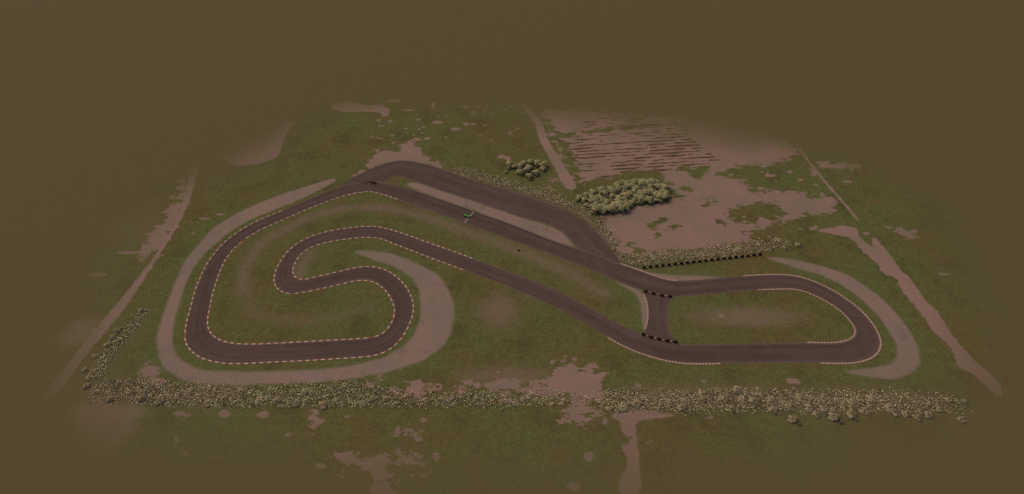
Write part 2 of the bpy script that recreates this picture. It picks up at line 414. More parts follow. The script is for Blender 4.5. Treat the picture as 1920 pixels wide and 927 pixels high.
# ------------------------------------------------------------------ circuit
# the two edges of the track, section by section (R = right of the running direction, L = left)
SEC = [
 # start straight, running up-left
 ([(1162,494),(1080,465),(1040,452),(964,422),(888,395),(828,374),(770,354),(735,345)],
  [(1151,526),(1118,512),(1075,495),(1000,466.5),(920,437.5),(871,419),(823,402),(780,387.5),(748,375.7)]),
 ([(735,345),(700,341),(670,344),(640,349),(608,361),(580,373),(533,393.5),(488,411.5),(457,428)],
  [(748,375.7),(711,363),(690,359.7),(660,364),(624,374.5),(576,393),(516,419),(483,434),(457,450.5)]),
 ([(457,428),(427,448.5),(405,471),(386,497.5),(373,525.5),(364,549),(356.5,578),(349,606),(346,629)],
  [(457,450.5),(436,469.5),(422,489),(411.5,512.6),(403,538.5),(398,556),(394,575),(389.5,599),(390,616)]),
 ([(346,629),(347.5,645),(355,656),(368,667.5),(385,675),(411,681),(443,683),(476,681.4),(562,677.5)],
  [(390,616),(394,623),(400,630),(413,638.3),(432.6,643.2),(454,645.2),(476,645.2),(520,643.3),(562,641)]),
 ([(562,677.5),(600,675.4),(643,672.6),(697,668.5),(717,664),(738,651.5),(756,631.5),(769,607),(775,588)],
  [(562,641),(600,639),(640,636.8),(672,635.2),(696,633.3),(713,629),(728,615.5),(737,599),(740,580)]),
 ([(775,588),(776,571),(771.6,555.5),(761,536.5),(743.6,519),(722,505.3),(698,499.8),(672,501)],
  [(740,580),(738,571),(734,562),(724,547),(707,532),(687.5,525.7),(672,526.2),(660,528.3)]),
 ([(672,501),(640,508),(625,511.5),(600,517.5),(582,522),(570,524.7)],
  [(660,528.3),(640,533),(614,539.5),(590,544.8),(567,549.3),(552,551.7)]),
 ([(570,524.7),(562,524.9),(553,522.3),(549.3,514.7),(549.7,502),(558,484.5)],
  [(552,551.7),(545,552),(530,549.7),(519.5,543),(514,533),(513.8,517),(524,492)]),
 ([(558,484.5),(575,468.5),(599,458.3),(636,450.5),(660,447.7),(683,445.4)],
  [(524,492),(541,469.5),(567,450.3),(602,437.2),(645,428.6),(690,424.2)]),
 ([(683,445.4),(700,446),(716,448.5),(733,455.6),(769,469.5),(819,488.7),(872,507.8)],
  [(690,424.2),(708,425.2),(726,428.8),(769,442.7),(789,450),(845,469.5),(886,484.7)]),
 ([(872,507.8),(920,525.5),(985,551.5),(1032,572),(1086,601),(1138,632.5)],
  [(886,484.7),(942,505),(996,524.2),(1043,543.5),(1086,566.5),(1129,590),(1162,608.5)]),
 ([(1138,632.5),(1175,652.8),(1208,665.7),(1251,677.5),(1294,682.8),(1351,682.2)],
  [(1162,608.5),(1198,624.5),(1230,637),(1262,644),(1286,646),(1351,645)]),
 ([(1351,682.2),(1424,681),(1500,680.5),(1537,681.2),(1575,682.2)],
  [(1351,645),(1402,644.2),(1460,643.3),(1511,642.3),(1545,642.6)]),
 ([(1575,682.2),(1597,681.8),(1620,677.6),(1640,669),(1649.5,658),(1652.6,643)],
  [(1545,642.6),(1565,642.7),(1579,641.2),(1594,636.8),(1604,628),(1605.3,620)]),
 ([(1652.6,643),(1648.3,627),(1643,617),(1635,605),(1619,586),(1596,567)],
  [(1605.3,620),(1602,612),(1594.5,602),(1573.5,581),(1562,573)]),
 ([(1596,567),(1568,548),(1531,529.5),(1499,518.7),(1473,515),(1423,515.5)],
  [(1562,573),(1540,560.5),(1510,547),(1488,542.6),(1460,542.6),(1421,544.2)]),
 ([(1423,515.5),(1400,517),(1345,521.8),(1300,526),(1270,527),(1235,519.8),(1194,504.7),(1162,494)],
  [(1421,544.2),(1400,545.5),(1324,552.3),(1261,557),(1240,554),(1205,546),(1180,537.5),(1151,526)]),
]
def edge(side):
    pts, marks = [], []
    for s in SEC:
        marks.append(len(pts)); pts += s[side][:-1]
    return atl(pts), marks
def loop_curve(P):
    """closed Catmull-Rom with, for each control point, the index where it starts"""
    n = len(P); out = []; st = []
    C = catmull(P, True, 1.0)
    # same subdivision rule as catmull(): recover the starts
    k = 0
    for i in range(n):
        st.append(k); k += max(2, int(np.linalg.norm(P[(i + 1) % n] - P[i]) / 1.0))
    for _ in range(8):
        C = .25 * np.roll(C, 1, 0) + .5 * C + .25 * np.roll(C, -1, 0)
    return C, st
PR, MR = edge(0); PL, ML = edge(1)
CR, SR = loop_curve(PR); CL, SL = loop_curve(PL)
def cut(C, a, b):
    return C[a:b + 1] if b > a else np.r_[C[a:], C[:b + 1]]
secR, secL = [], []
for i in range(len(SEC)):
    j = (i + 1) % len(SEC)
    secR.append(cut(CR, SR[MR[i]], SR[MR[j]])); secL.append(cut(CL, SL[ML[i]], SL[ML[j]]))

def strip(name, A, B, z, mat, u0=0.0, across=6):
    """sheet between two edges of equal point count; uv: u metres along, v 0..1 across"""
    n = len(A); bm = bmesh.new(); uv = bm.loops.layers.uv.new('lane')
    mid = (A + B) / 2; u = np.r_[0, np.cumsum(np.linalg.norm(np.diff(mid, axis=0), axis=1))] + u0
    rows = [[bm.verts.new((*(A[i] + (B[i] - A[i]) * k / across), z)) for k in range(across + 1)] for i in range(n)]
    for i in range(n - 1):
        for k in range(across):
            f = bm.faces.new((rows[i][k], rows[i][k + 1], rows[i + 1][k + 1], rows[i + 1][k]))
            for lp, (uu, vv) in zip(f.loops, ((u[i], k), (u[i], k + 1), (u[i + 1], k + 1), (u[i + 1], k))):
                lp[uv].uv = (uu, vv / across)
            f.normal_update()
            if f.normal.z < 0: f.normal_flip()
    return tag(link(name, bm_mesh(name, bm, [mat])), kind='structure')

def asphalt(name, base, edge_w=1.0):
    k = NT(name); P = k.pos()
    uvn = k.n('ShaderNodeUVMap', uv_map='lane').outputs[0]
    sx = k.n('ShaderNodeSeparateXYZ'); k.t.links.new(uvn, sx.inputs[0])
    v = sx.outputs[1]
    streak = k.noise(k.mapping(uvn, scale=(0.035, 9.0, 1)), 1.0, 4, 0.6)
    line = k.noise(k.mapping(uvn, scale=(0.012, 3.2, 1)), 1.0, 2, 0.5)
    blot = k.noise(P, 0.22, 4, 0.65); gr = k.noise(P, 2.4, 3, 0.8)
    val = k.math('ADD', k.maprange(streak, 0.3, 0.7, -0.12, 0.12), k.maprange(line, 0.35, 0.65, -0.12, 0.12))
    val = k.math('ADD', val, k.maprange(blot, 0.3, 0.7, -0.09, 0.09))
    val = k.math('ADD', val, k.maprange(gr, 0.3, 0.7, -0.12, 0.12))
    val = k.math('ADD', val, 1.0)
    c = k.mix(1.0, base, k.gray(val), 'MULTIPLY')
    c = k.mix(k.maprange(k.noise(P, 0.05, 3), 0.5, 0.7, 0, 0.5), c, k.mix(1.0, rgb(76, 65, 54), k.gray(val), 'MULTIPLY'))
    e = k.math('MULTIPLY', k.math('MINIMUM', v, k.math('SUBTRACT', 1.0, v)), 9.0)
    e = k.math('ADD', e, k.math('MULTIPLY', k.math('SUBTRACT', k.noise(P, 0.8, 4, 0.7), 0.5), 1.4))
    c = k.mix(k.maprange(e, 0.1, edge_w, 0.75, 0), c, rgb(98, 82, 66))
    k.bump(gr, 0.15, 0.03)
    return k.out(c)
mat_track = asphalt('racing_asphalt', rgb(78, 61, 54))
mat_pit = asphalt('pit_asphalt', rgb(80, 63, 55), 0.6)

RR, LL = [], []
for a, b in zip(secR, secL):
    n = max(6, int(max(length(a), length(b)) / 1.3))
    RR.append(resample(a, n)[:-1]); LL.append(resample(b, n)[:-1])
RR = np.concatenate(RR); LL = np.concatenate(LL)
RR = np.r_[RR, RR[:1]]; LL = np.r_[LL, LL[:1]]
strip('race_track', RR, LL, 0.024, mat_track)

PIT = [
 ([(604,364),(645,343),(671,328.5),(698,314.5),(726,304.8)], [(604,366),(645,358),(690,352),(724,342.5)]),
 ([(726,304.8),(752,301),(778,303.5),(813,312),(843,322.5),(888,337.5),(963,359.5),(1014,375.5),(1050,388.5),(1076,399.5),(1100,414.5),(1128,440.5),(1151,469)],
  [(724,342.5),(736,333),(750,331.5),(766,337),(791,345.5),(834,360.5),(877,373.6),(931,392.5),(985,411),(1042,428),(1063,445),(1081,464)]),
 ([(1151,469),(1158,482),(1168,500)], [(1081,464),(1110,478),(1155,502)]),
]
A, B = [], []
for o, i in PIT:
    a = catmull(atl(o)); b = catmull(atl(i)); n = int(length(a) / 1.5)
    A.append(resample(a, n)[:-1]); B.append(resample(b, n)[:-1])
strip('pit_lane', np.concatenate(A), np.concatenate(B), 0.014, mat_pit)
lk_l = smooth(catmull(atl([(1199,540),(1206,550),(1211,560),(1214,572),(1215,591),(1213.6,606),(1208,619),(1200,632)])))
lk_r = smooth(catmull(atl([(1276,548),(1262,556),(1256,564),(1253.5,574),(1252.5,591),(1254,613),(1258,628),(1272,641),(1290,652)])))
n = 40
strip('link_road', resample(lk_l, n), resample(lk_r, n), 0.008, mat_pit)

# edge line and a darker strip along the pit island
mat_line = plain_mat('worn_line_paint', rgb(108, 88, 76), 0.15, 2.0)
mat_dark = plain_mat('dark_asphalt', rgb(62, 49, 43), 0.15, 2.0)
def offset_line(P, d0, d1, z, name, mat):
    T = np.gradient(P, axis=0); T /= np.linalg.norm(T, axis=1)[:, None]; N = np.c_[-T[:, 1], T[:, 0]]
    return strip(name, P + N * d0, P + N * d1, z, mat, across=1)
isl = smooth(catmull(atl([(772,355),(828,374.3),(888,395.2),(964,422.3),(1040,452.3),(1078,465.5)])))
offset_line(isl, -0.15, -0.55, 0.030, 'edge_line', mat_line)
offset_line(isl, -0.60, -1.25, 0.029, 'dark_strip', mat_dark)

# start line: dashes across the track
mat_white = plain_mat('white_paint', rgb(196, 180, 156), 0.12, 2.0)
pa, pb = np.array(at(870.5, 418.5)), np.array(at(888.5, 397.0))
bm = bmesh.new(); dv = pb - pa; ln = np.hypot(*dv); dv /= ln; nv = np.array((-dv[1], dv[0]))
for k in range(8):
    a = pa + dv * (ln * k / 8); b = a + dv * (ln / 8 * .68)
    bm.faces.new([bm.verts.new((*p, 0.032)) for p in (a - nv * .14, b - nv * .14, b + nv * .14, a + nv * .14)])
bmesh.ops.recalc_face_normals(bm, faces=bm.faces)
tag(link('start_line', bm_mesh('start_line', bm, [mat_white])), kind='structure')

# black streaks on the asphalt at the pit entry
mat_streak = plain_mat('black_streak', rgb(32, 20, 14), 0.2, 1.5)
bm = bmesh.new()
for seq in ([(676,344.6,.12),(683,343.2,.3),(692,341.9,.45),(700,341.9,.75),(706,343.5,.25)], [(694,344.6,.1),(699,345.2,.5),(705,345.4,.6),(708.5,344.3,.1)]):
    c = atl([s[:2] for s in seq]); w = [s[2] for s in seq]
    up = [bm.verts.new((p[0], p[1] + k, .033)) for p, k in zip(c, w)]; dn = [bm.verts.new((p[0], p[1] - k, .033)) for p, k in zip(c, w)]
    for i in range(len(c) - 1): bm.faces.new((dn[i], dn[i + 1], up[i + 1], up[i]))
tag(link('dark_streak', bm_mesh('dark_streak', bm, [mat_streak])), kind='structure')

# ------------------------------------------------------------------ kerbs
mat_kr = plain_mat('kerb_red', rgb(124, 76, 66), 0.15, 1.2)
mat_kw = plain_mat('kerb_white', rgb(172, 145, 129), 0.12, 1.2)
mat_kr2 = plain_mat('faded_kerb_red', rgb(138, 96, 84), 0.15, 1.2)
mat_kw2 = plain_mat('faded_kerb_white', rgb(164, 138, 121), 0.12, 1.2)
mat_kb = plain_mat('kerb_bleached', rgb(128, 104, 88), 0.15, 1.2)
def kerb(P, out, block, width, label, loc_mats=None, inset=0.32):
    """row of painted blocks along P; out = +1 when the grass lies left of P's direction"""
    L = length(P); n = max(2, int(round(L / block)))
    sub = max(1, int(block / 0.7)); P = resample(P, n * sub + 1)
    T = np.gradient(P, axis=0); T /= np.linalg.norm(T, axis=1)[:, None]; N = np.c_[-T[:, 1], T[:, 0]] * out
    prof = [(-inset, .026), (-inset + .12, .055), (width - inset - .15, .095), (width - inset, .06), (width - inset, 0.0)]
    o0 = Vector((P[0][0], P[0][1], 0)); bm = bmesh.new(); rows = []
    for p, nn in zip(P, N):
        rows.append([bm.verts.new((p[0] + nn[0] * d - o0.x, p[1] + nn[1] * d - o0.y, z)) for d, z in prof])
    for i in range(len(P) - 1):
        for k in range(len(prof) - 1):
            f = bm.faces.new((rows[i][k], rows[i][k + 1], rows[i + 1][k + 1], rows[i + 1][k])); f.material_index = (i // sub) % 2
    for r in (rows[0], rows[-1]): bm.faces.new(r)
    bmesh.ops.recalc_face_normals(bm, faces=bm.faces)
    o = link('kerb', bm_mesh('kerb', bm, ([mat_kr2, mat_kw2] if block < 1 else [mat_kr, mat_kw]))); o.location = o0
    return tag(o, label, 'kerb', 'painted kerbs edging the track')

def run(C, a, b):
    """piece of a closed edge between the photo points a and b, in running order"""
    ia = int(np.argmin(((C - np.array(at(*a))) ** 2).sum(1))); ib = int(np.argmin(((C - np.array(at(*b))) ** 2).sum(1)))
    return cut(C, ia, ib)
# right side of running direction: grass lies to the right (-1); left side: +1
kerb(run(CR, (533,393.5), (346,629)), -1, 1.42, .46, 'red and white kerb on the outside of the long left bend beside the gravel')
kerb(run(CR, (346,631), (698,499.8)), -1, 1.42, .46, 'longest red and white kerb, around the bottom left corner and the gravel bend')
kerb(run(CR, (696,499.8), (872,507.8)), -1, 1.42, .46, 'red and white kerb inside the tight hairpin and along the diagonal below it')
kerb(run(CL, (748,375.7), (457,450.5)), +1, 1.42, .46, 'red and white kerb on the inside of the bend after the pit entry')
kerb(run(CL, (457,450.5), (696,633.3)), +1, 1.42, .46, 'red and white kerb on the inside of the bottom left corner')
kerb(run(CL, (698,633), (552,551.7)), +1, 1.42, .46, 'red and white kerb on the inside of the gravel bend at the infield')
kerb(run(CL, (550,551.8), (886,484.7)), +1, 1.42, .46, 'red and white kerb wrapping the outside of the tight hairpin and the diagonal above')
kerb(run(CR, (1138,632.5), (1351,682.2)), -1, .62, .56, 'short blocked pale red and white kerb below the link road, along the lower edge')
kerb(run(CR, (1537,681.2), (1392,517.3)), -1, .62, .56, 'fine blocked red and white kerb around the outside of the right hand hairpin')
kerb(run(CL, (1511,642.3), (1421,544.2)), +1, .62, .56, 'fine blocked red and white kerb around the inside of the right hand hairpin')
kerb(run(CR, (1270,527), (1162,494))[::-1] if False else run(CR, (1272,527), (1164,494.6)), -1, .62, .56, 'pale kerb at the pit exit bend in front of the long tyre row')
lk = smooth(catmull(atl([(1206,551),(1211,560),(1214,572),(1215,591),(1213.6,606),(1208,619)])))
kerb(lk, -1, .62, .56, 'pale blocked kerb on the left side of the short link road')

# ------------------------------------------------------------------ small furniture
def lathe(bm, prof, seg=12, cx=0, cy=0):
    rings = [[bm.verts.new((cx + r * math.cos(2 * math.pi * k / seg), cy + r * math.sin(2 * math.pi * k / seg), z)) for k in range(seg)] for r, z in prof]
    for a, b in zip(rings, rings[1:]):
        for k in range(seg): bm.faces.new((a[k], a[(k + 1) % seg], b[(k + 1) % seg], b[k]))
    for r, fl in ((rings[0], True), (rings[-1], False)):
        try: bm.faces.new(r[::-1] if fl else r)
        except ValueError: pass

def tyre_stack_mesh(n, R, hgt, mat):
    bm = bmesh.new(); prof = []
    for i in range(n):
        z = i * hgt
        prof += [(R * .80, z + .01), (R * .97, z + hgt * .2), (R, z + hgt * .5), (R * .97, z + hgt * .8), (R * .80, z + hgt * .98)]
    prof += [(R * .55, n * hgt * .995), (R * .5, n * hgt * .8)]
    lathe(bm, prof, 14)
    me = bm_mesh('tyre_stack', bm, [mat])
    for p in me.polygons: p.use_smooth = True
    return me
mat_tyre = plain_mat('black_tyre_rubber', rgb(36, 22, 17), 0.2, 4.0, 0.7)
mat_tyre_pale = plain_mat('weathered_white_tyre', rgb(140, 120, 104), 0.25, 3.0, 0.8)
mat_belt = plain_mat('conveyor_belt', rgb(40, 26, 20), 0.15, 3.0, 0.8)
stk = tyre_stack_mesh(5, .36, .2, mat_tyre); stk_w = tyre_stack_mesh(3, .30, .16, mat_tyre_pale)
proto_b = empty('tyre_barrier', (0, 0, 0))
for dx, dy in ((-.4, .0), (.4, .0)):
    s = link('tyre_stack', stk, proto_b); s.location = (dx, dy, 0)
bm = bmesh.new(); bmesh.ops.create_cube(bm, size=1.0)
for v in bm.verts: v.co = Vector((v.co.x * 1.5, v.co.y * .03 - .385, v.co.z * .30 + .5))
link('belt', bm_mesh('belt', bm, [mat_belt]), proto_b)
ORD = ['first', 'second', 'third', 'fourth', 'fifth', 'sixth', 'seventh', 'eighth', 'ninth', 'tenth', 'eleventh', 'twelfth', 'thirteenth', 'fourteenth', 'fifteenth', 'sixteenth', 'seventeenth', 'eighteenth', 'nineteenth', 'twentieth', 'twenty first', 'twenty second']
first = [True]
def barrier_row(pts, n, where, z):
    P = resample(atl(pts), 2 * n - 1)
    for i, p in enumerate(P):
        d = P[min(i + 1, 2 * n - 2)] - P[max(i - 1, 0)]; rz = math.atan2(d[1], d[0])
        if i % 2 == 0:
            o = proto_b if first[0] else copy_tree(proto_b); first[0] = False
            o.location = (p[0], p[1], z); o.rotation_euler = (0, 0, rz)
            tag(o, '%s black tyre barrier from left in the %s' % (ORD[i // 2], where), 'tyre barrier', 'black tyre barriers in the ' + where)
        else:
            o = link('painted_tyres', stk_w); o.location = (p[0], p[1], z); o.rotation_euler = (0, 0, rz)
            tag(o, 'pale tyres right of %s black barrier in the %s' % (ORD[i // 2], where), 'tyre stack', 'pale tyres in the ' + where)
barrier_row([(1207.5,503),(1424.5,478.5)], 20, 'long row below the scrub', 0.0)
barrier_row([(1210.5,547.5),(1224.5,551.5),(1240.5,555),(1256,557)], 4, 'short row across the link road top', 0.03)
barrier_row([(1206,628.5),(1220,633.5),(1236.5,637.5),(1251.5,640.5),(1266,642.5)], 5, 'short row across the link road bottom', 0.03)

# start posts, green arrow board, thin poles
mat_post = plain_mat('pale_post', rgb(150, 138, 100), 0.1, 3.0)
mat_green = plain_mat('green_board', rgb(66, 146, 70), 0.15, 2.0); mat_dgreen = plain_mat('dark_green_frame', rgb(30, 62, 26), 0.15, 2.0)
mat_pole = plain_mat('dark_pole', rgb(70, 52, 42), 0.1, 3.0)
def post_meshes():
    bm = bmesh.new(); lathe(bm, [(.09, 0), (.08, 1.7)], 8)
    a = bm_mesh('post', bm, [mat_post])
    bm = bmesh.new(); bmesh.ops.create_cube(bm, size=1.0)
    for v in bm.verts: v.co = Vector((v.co.x * .7, v.co.y * .1, v.co.z * .35 + 1.72))
    return a, bm_mesh('reflector', bm, [mat_post])
pm, rm = post_meshes()
ang = math.atan2(dv[1], dv[0])
for (px, lab) in (((869.8, 419), 'pale marker post on the grass side of the dashed start line'), ((889.5, 396), 'pale marker post on the gravel side of the dashed start line')):
    q = at(*px); o = empty('marker_post', (q[0], q[1], 0), ang); link('post', pm, o); link('reflector', rm, o)
    tag(o, lab, 'post')
# arrow board standing over the middle of the track just past the line
t_dir = np.array(at(780, 387)) - np.array(at(871, 419)); tang = math.atan2(t_dir[1], t_dir[0])
q = at(874.5, 406.5); o = empty('arrow_board', (q[0], q[1], 0.03), tang)
def box(bm, sx, sy, sz, c):
    r = bmesh.ops.create_cube(bm, size=1.0)
    for v in r['verts']: v.co = Vector((v.co.x * sx + c[0], v.co.y * sy + c[1], v.co.z * sz + c[2]))
bm = bmesh.new()
pl = [(-1.7, -.3), (.7, -.3), (.7, -.62), (1.7, 0), (.7, .62), (.7, .3), (-1.7, .3)]
lo = [bm.verts.new((x, y, .62)) for x, y in pl]; hi = [bm.verts.new((x, y, .76)) for x, y in pl]
bm.faces.new(lo[::-1]); bm.faces.new(hi)
for i in range(7): bm.faces.new((lo[i], lo[(i + 1) % 7], hi[(i + 1) % 7], hi[i]))
link('arrow_panel', bm_mesh('arrow_panel', bm, [mat_green]), o)
bm = bmesh.new(); box(bm, 3.6, .9, .1, (0, 0, .5)); link('base_board', bm_mesh('base_board', bm, [mat_dgreen]), o)
for x in (-1.4, 1.4):
    bm = bmesh.new(); box(bm, .1, .8, .44, (x, 0, .22)); link('leg', bm_mesh('leg', bm, [mat_dgreen]), o)
tag(o, 'long bright green arrow board lying along the track beside the dashed start line', 'arrow board')
def pole(px, hh, lab):
    q = at(*px); o = empty('light_pole', (q[0], q[1], 0))
    bm = bmesh.new(); lathe(bm, [(.13, 0), (.12, .4), (.075, .45), (.05, hh)], 8); link('shaft', bm_mesh('shaft', bm, [mat_pole]), o)
    bm = bmesh.new(); lathe(bm, [(.26, 0), (.26, .12), (.16, .14)], 10); link('base', bm_mesh('base', bm, [mat_pole]), o)
    bm = bmesh.new(); box(bm, .7, .16, .1, (.3, 0, hh)); link('lamp_head', bm_mesh('lamp_head', bm, [mat_pole]), o)
    tag(o, lab, 'pole')
pole((1025.5, 432), 5.6, 'thin dark pole on the wide end of the gravel island, near the pit exit')
pole((874.5, 386), 5.0, 'thin dark pole on the gravel island behind the start line')

# ------------------------------------------------------------------ vegetation
def leaf_mat(name, c0, c1):
    k = NT(name)
    a = k.attr('tone'); oi = k.n('ShaderNodeObjectInfo').outputs['Random']
    c = k.mix(k.math('ADD', k.math('MULTIPLY', a, .65), k.math('MULTIPLY', oi, .35)), c0, c1)
    k.out(c)
    tr = k.n('ShaderNodeBsdfTranslucent'); k.put(tr.inputs[0], c)
    mx = k.n('ShaderNodeMixShader'); mx.inputs[0].default_value = 0.5
    k.t.links.new(k.b.outputs[0], mx.inputs[1]); k.t.links.new(tr.outputs[0], mx.inputs[2])
    k.t.links.new(mx.outputs[0], k.t.nodes['Material Output'].inputs[0])
    return k.m
mat_leaf = leaf_mat('pale_foliage', rgb(166, 154, 110), rgb(196, 182, 136))
mat_bush = leaf_mat('dry_bush_leaves', rgb(150, 134, 100), rgb(192, 173, 136))
mat_weed = NT('scrub_blades'); mat_weed = mat_weed.out(mat_weed.attr('tint', 'Color'))
mat_bark = plain_mat('grey_bark', rgb(84, 70, 54), .2, 3.0)

def leaf_cloud(name, lobes, n, size, mat, seed):
    """many small leaf faces filling the shell of several uneven lobes"""
    r = np.random.default_rng(seed); V = []; Fs = []; tone = []
    cen0 = np.mean([l[:3] for l in lobes], 0) - np.array((0, 0, .4))
    wts = np.array([l[3] ** 2 for l in lobes]); wts /= wts.sum()
    for _ in range(n):
        lx, ly, lz, R, sq = lobes[r.choice(len(lobes), p=wts)]
        d = r.normal(size=3); d /= np.linalg.norm(d)
        if d[2] < -.35: d[2] *= -.6
        rad = R * (0.80 + 0.26 * r.random() + (.34 * r.random() if r.random() < .2 else 0))
        p = np.array((lx, ly, lz)) + d * rad * np.array((1, 1, sq))
        if p[2] < .08: p[2] = .08 + .1 * r.random()
        nrm = d + r.normal(size=3) * .4 + np.array((0, 0, .55)); nrm /= np.linalg.norm(nrm)
        ow = p - cen0
        if nrm @ (ow / (np.linalg.norm(ow) + 1e-6) + np.array((0, 0, .35))) < 0: nrm = -nrm
        t = np.cross(nrm, (0, 0, 1) if abs(nrm[2]) < .9 else (1, 0, 0)); t /= np.linalg.norm(t); b = np.cross(nrm, t)
        a = r.random() * 6.28; t, b = t * math.cos(a) + b * math.sin(a), b * math.cos(a) - t * math.sin(a)
        s = size * (.6 + .8 * r.random()); k = len(V); w = .55 + .3 * r.random()
        V += [p - t * s, p + b * s * w, p + t * s, p - b * s * w]; Fs.append((k + 3, k + 2, k + 1, k))
        tone += [np.clip(r.normal(.5, .22), 0, 1)] * 4
    me = bpy.data.meshes.new(name); me.from_pydata([tuple(v) for v in V], [], Fs)
    a = me.attributes.new('tone', 'FLOAT', 'POINT'); a.data.foreach_set('value', np.array(tone, np.float32))
    me.materials.append(mat); me.polygons.foreach_set('use_smooth', [True] * len(me.polygons))
    cen = np.mean([l[:3] for l in lobes], 0) - np.array((0, 0, .4)); NV = []
    for i, v in enumerate(V):
        d = np.asarray(v) - cen; d /= np.linalg.norm(d) + 1e-6; NV.append(tuple((d + np.array((0, 0, .35))) / np.linalg.norm(d + np.array((0, 0, .35)))))
    me.normals_split_custom_set_from_vertices(NV)
    return me

def tree_meshes(seed):
    r = np.random.default_rng(seed + 50)
    h = 4.4 + 1.2 * r.random(); lobes = [(r.normal() * .3, r.normal() * .3, h * .50, 1.2, .9)]
    for k in range(12):
        a = k * 2.4 + r.random() * .9; q = 2.25 * math.sqrt(r.random()) + .2; z = h * (.74 - .30 * (q / 2.3) ** 1.5) - h * .28 * r.random()
        lobes.append((q * math.cos(a), q * math.sin(a), z, (.40 + .55 * r.random()) * (1.15 - .15 * q), .75 + .4 * r.random()))
    crown = leaf_cloud('crown', lobes, 2300, .23, mat_leaf, seed)
    bm = bmesh.new(); lathe(bm, [(.19, -.05), (.13, .8), (.09, h * .45), (.04, h * .7)], 8)
    for k in range(4):
        a = k * 1.57 + r.random(); z0 = h * (.25 + .08 * k); d = Vector((math.cos(a), math.sin(a), 1.0)).normalized()
        base = Vector((0, 0, z0)); tip = base + d * 1.4; side = d.cross(Vector((0, 0, 1))).normalized()
        up = side.cross(d)
        ra = [bm.verts.new(base + (side * math.cos(t) + up * math.sin(t)) * .06) for t in (0, 2.09, 4.19)]
        rb = [bm.verts.new(tip + (side * math.cos(t) + up * math.sin(t)) * .02) for t in (0, 2.09, 4.19)]
        for i in range(3): bm.faces.new((ra[i], ra[(i + 1) % 3], rb[(i + 1) % 3], rb[i]))
    return crown, bm_mesh('trunk', bm, [mat_bark])
TREES = [tree_meshes(i) for i in range(6)]
def tree(q, s, label, group):
    c, t = TREES[random.randrange(6)]
    o = empty('tree', (q[0], q[1], 0), random.uniform(0, 6.28)); o.scale = (s, s, s * random.uniform(.72, .95))
    link('trunk', t, o); link('crown', c, o)
    return tag(o, label, 'tree', group)

# dense stand right of the pit lane
sp_poly = atl([(1086,374),(1112,360),(1150,356),(1160,346),(1200,338),(1232,344),(1245,358),(1250,374),(1218,380),(1186,386),(1165,402),(1138,402),(1116,398),(1098,388)])
cand = sp_poly.min(0) + rng.random((1500, 2)) * (sp_poly.max(0) - sp_poly.min(0))
ok = seg_sdf(sp_poly, cand[:, 0], cand[:, 1], 50.0) < 0
feet = []
for p in cand[ok]:
    if all(np.hypot(*(p - f)) > 2.0 for f in feet): feet.append(p)
for p in feet:
    tree(p, random.choice((.5, .62, .75, .88, 1.0, 1.12)), 'pale olive round tree crowded into the dense stand between the striped field and pit lane', 'trees of the dense stand')
SMALL = [(956,303,1.0,'tree at the left end of the small clump, apart from the others'),(954,314,.42,'tiny round tree below the left end of the small clump'),(949.4,320,.45,'tiny leaning tree farthest left and low beside the small clump'),
 (965,309,.75,None),(975,309,.85,None),(983,302,.85,None),(994.7,300,.9,None),(1007.7,301,1.0,None),(1020,305,1.0,'tree at the right end of the small clump, next to the dirt path'),(1018,313,.8,None),
 (993,310,.95,None),(975,319,.95,None),(986.6,316,.8,None),(1004.4,320,.9,None),(992,327,.9,'tree standing lowest at the front of the small clump')]
for (x, y, s, lab) in SMALL:
    tree(at(x, y + 8 * s), s * .92, ('pale ' + lab) if lab else 'pale olive round tree in the middle of the small clump beside the dirt path', 'trees of the small clump')

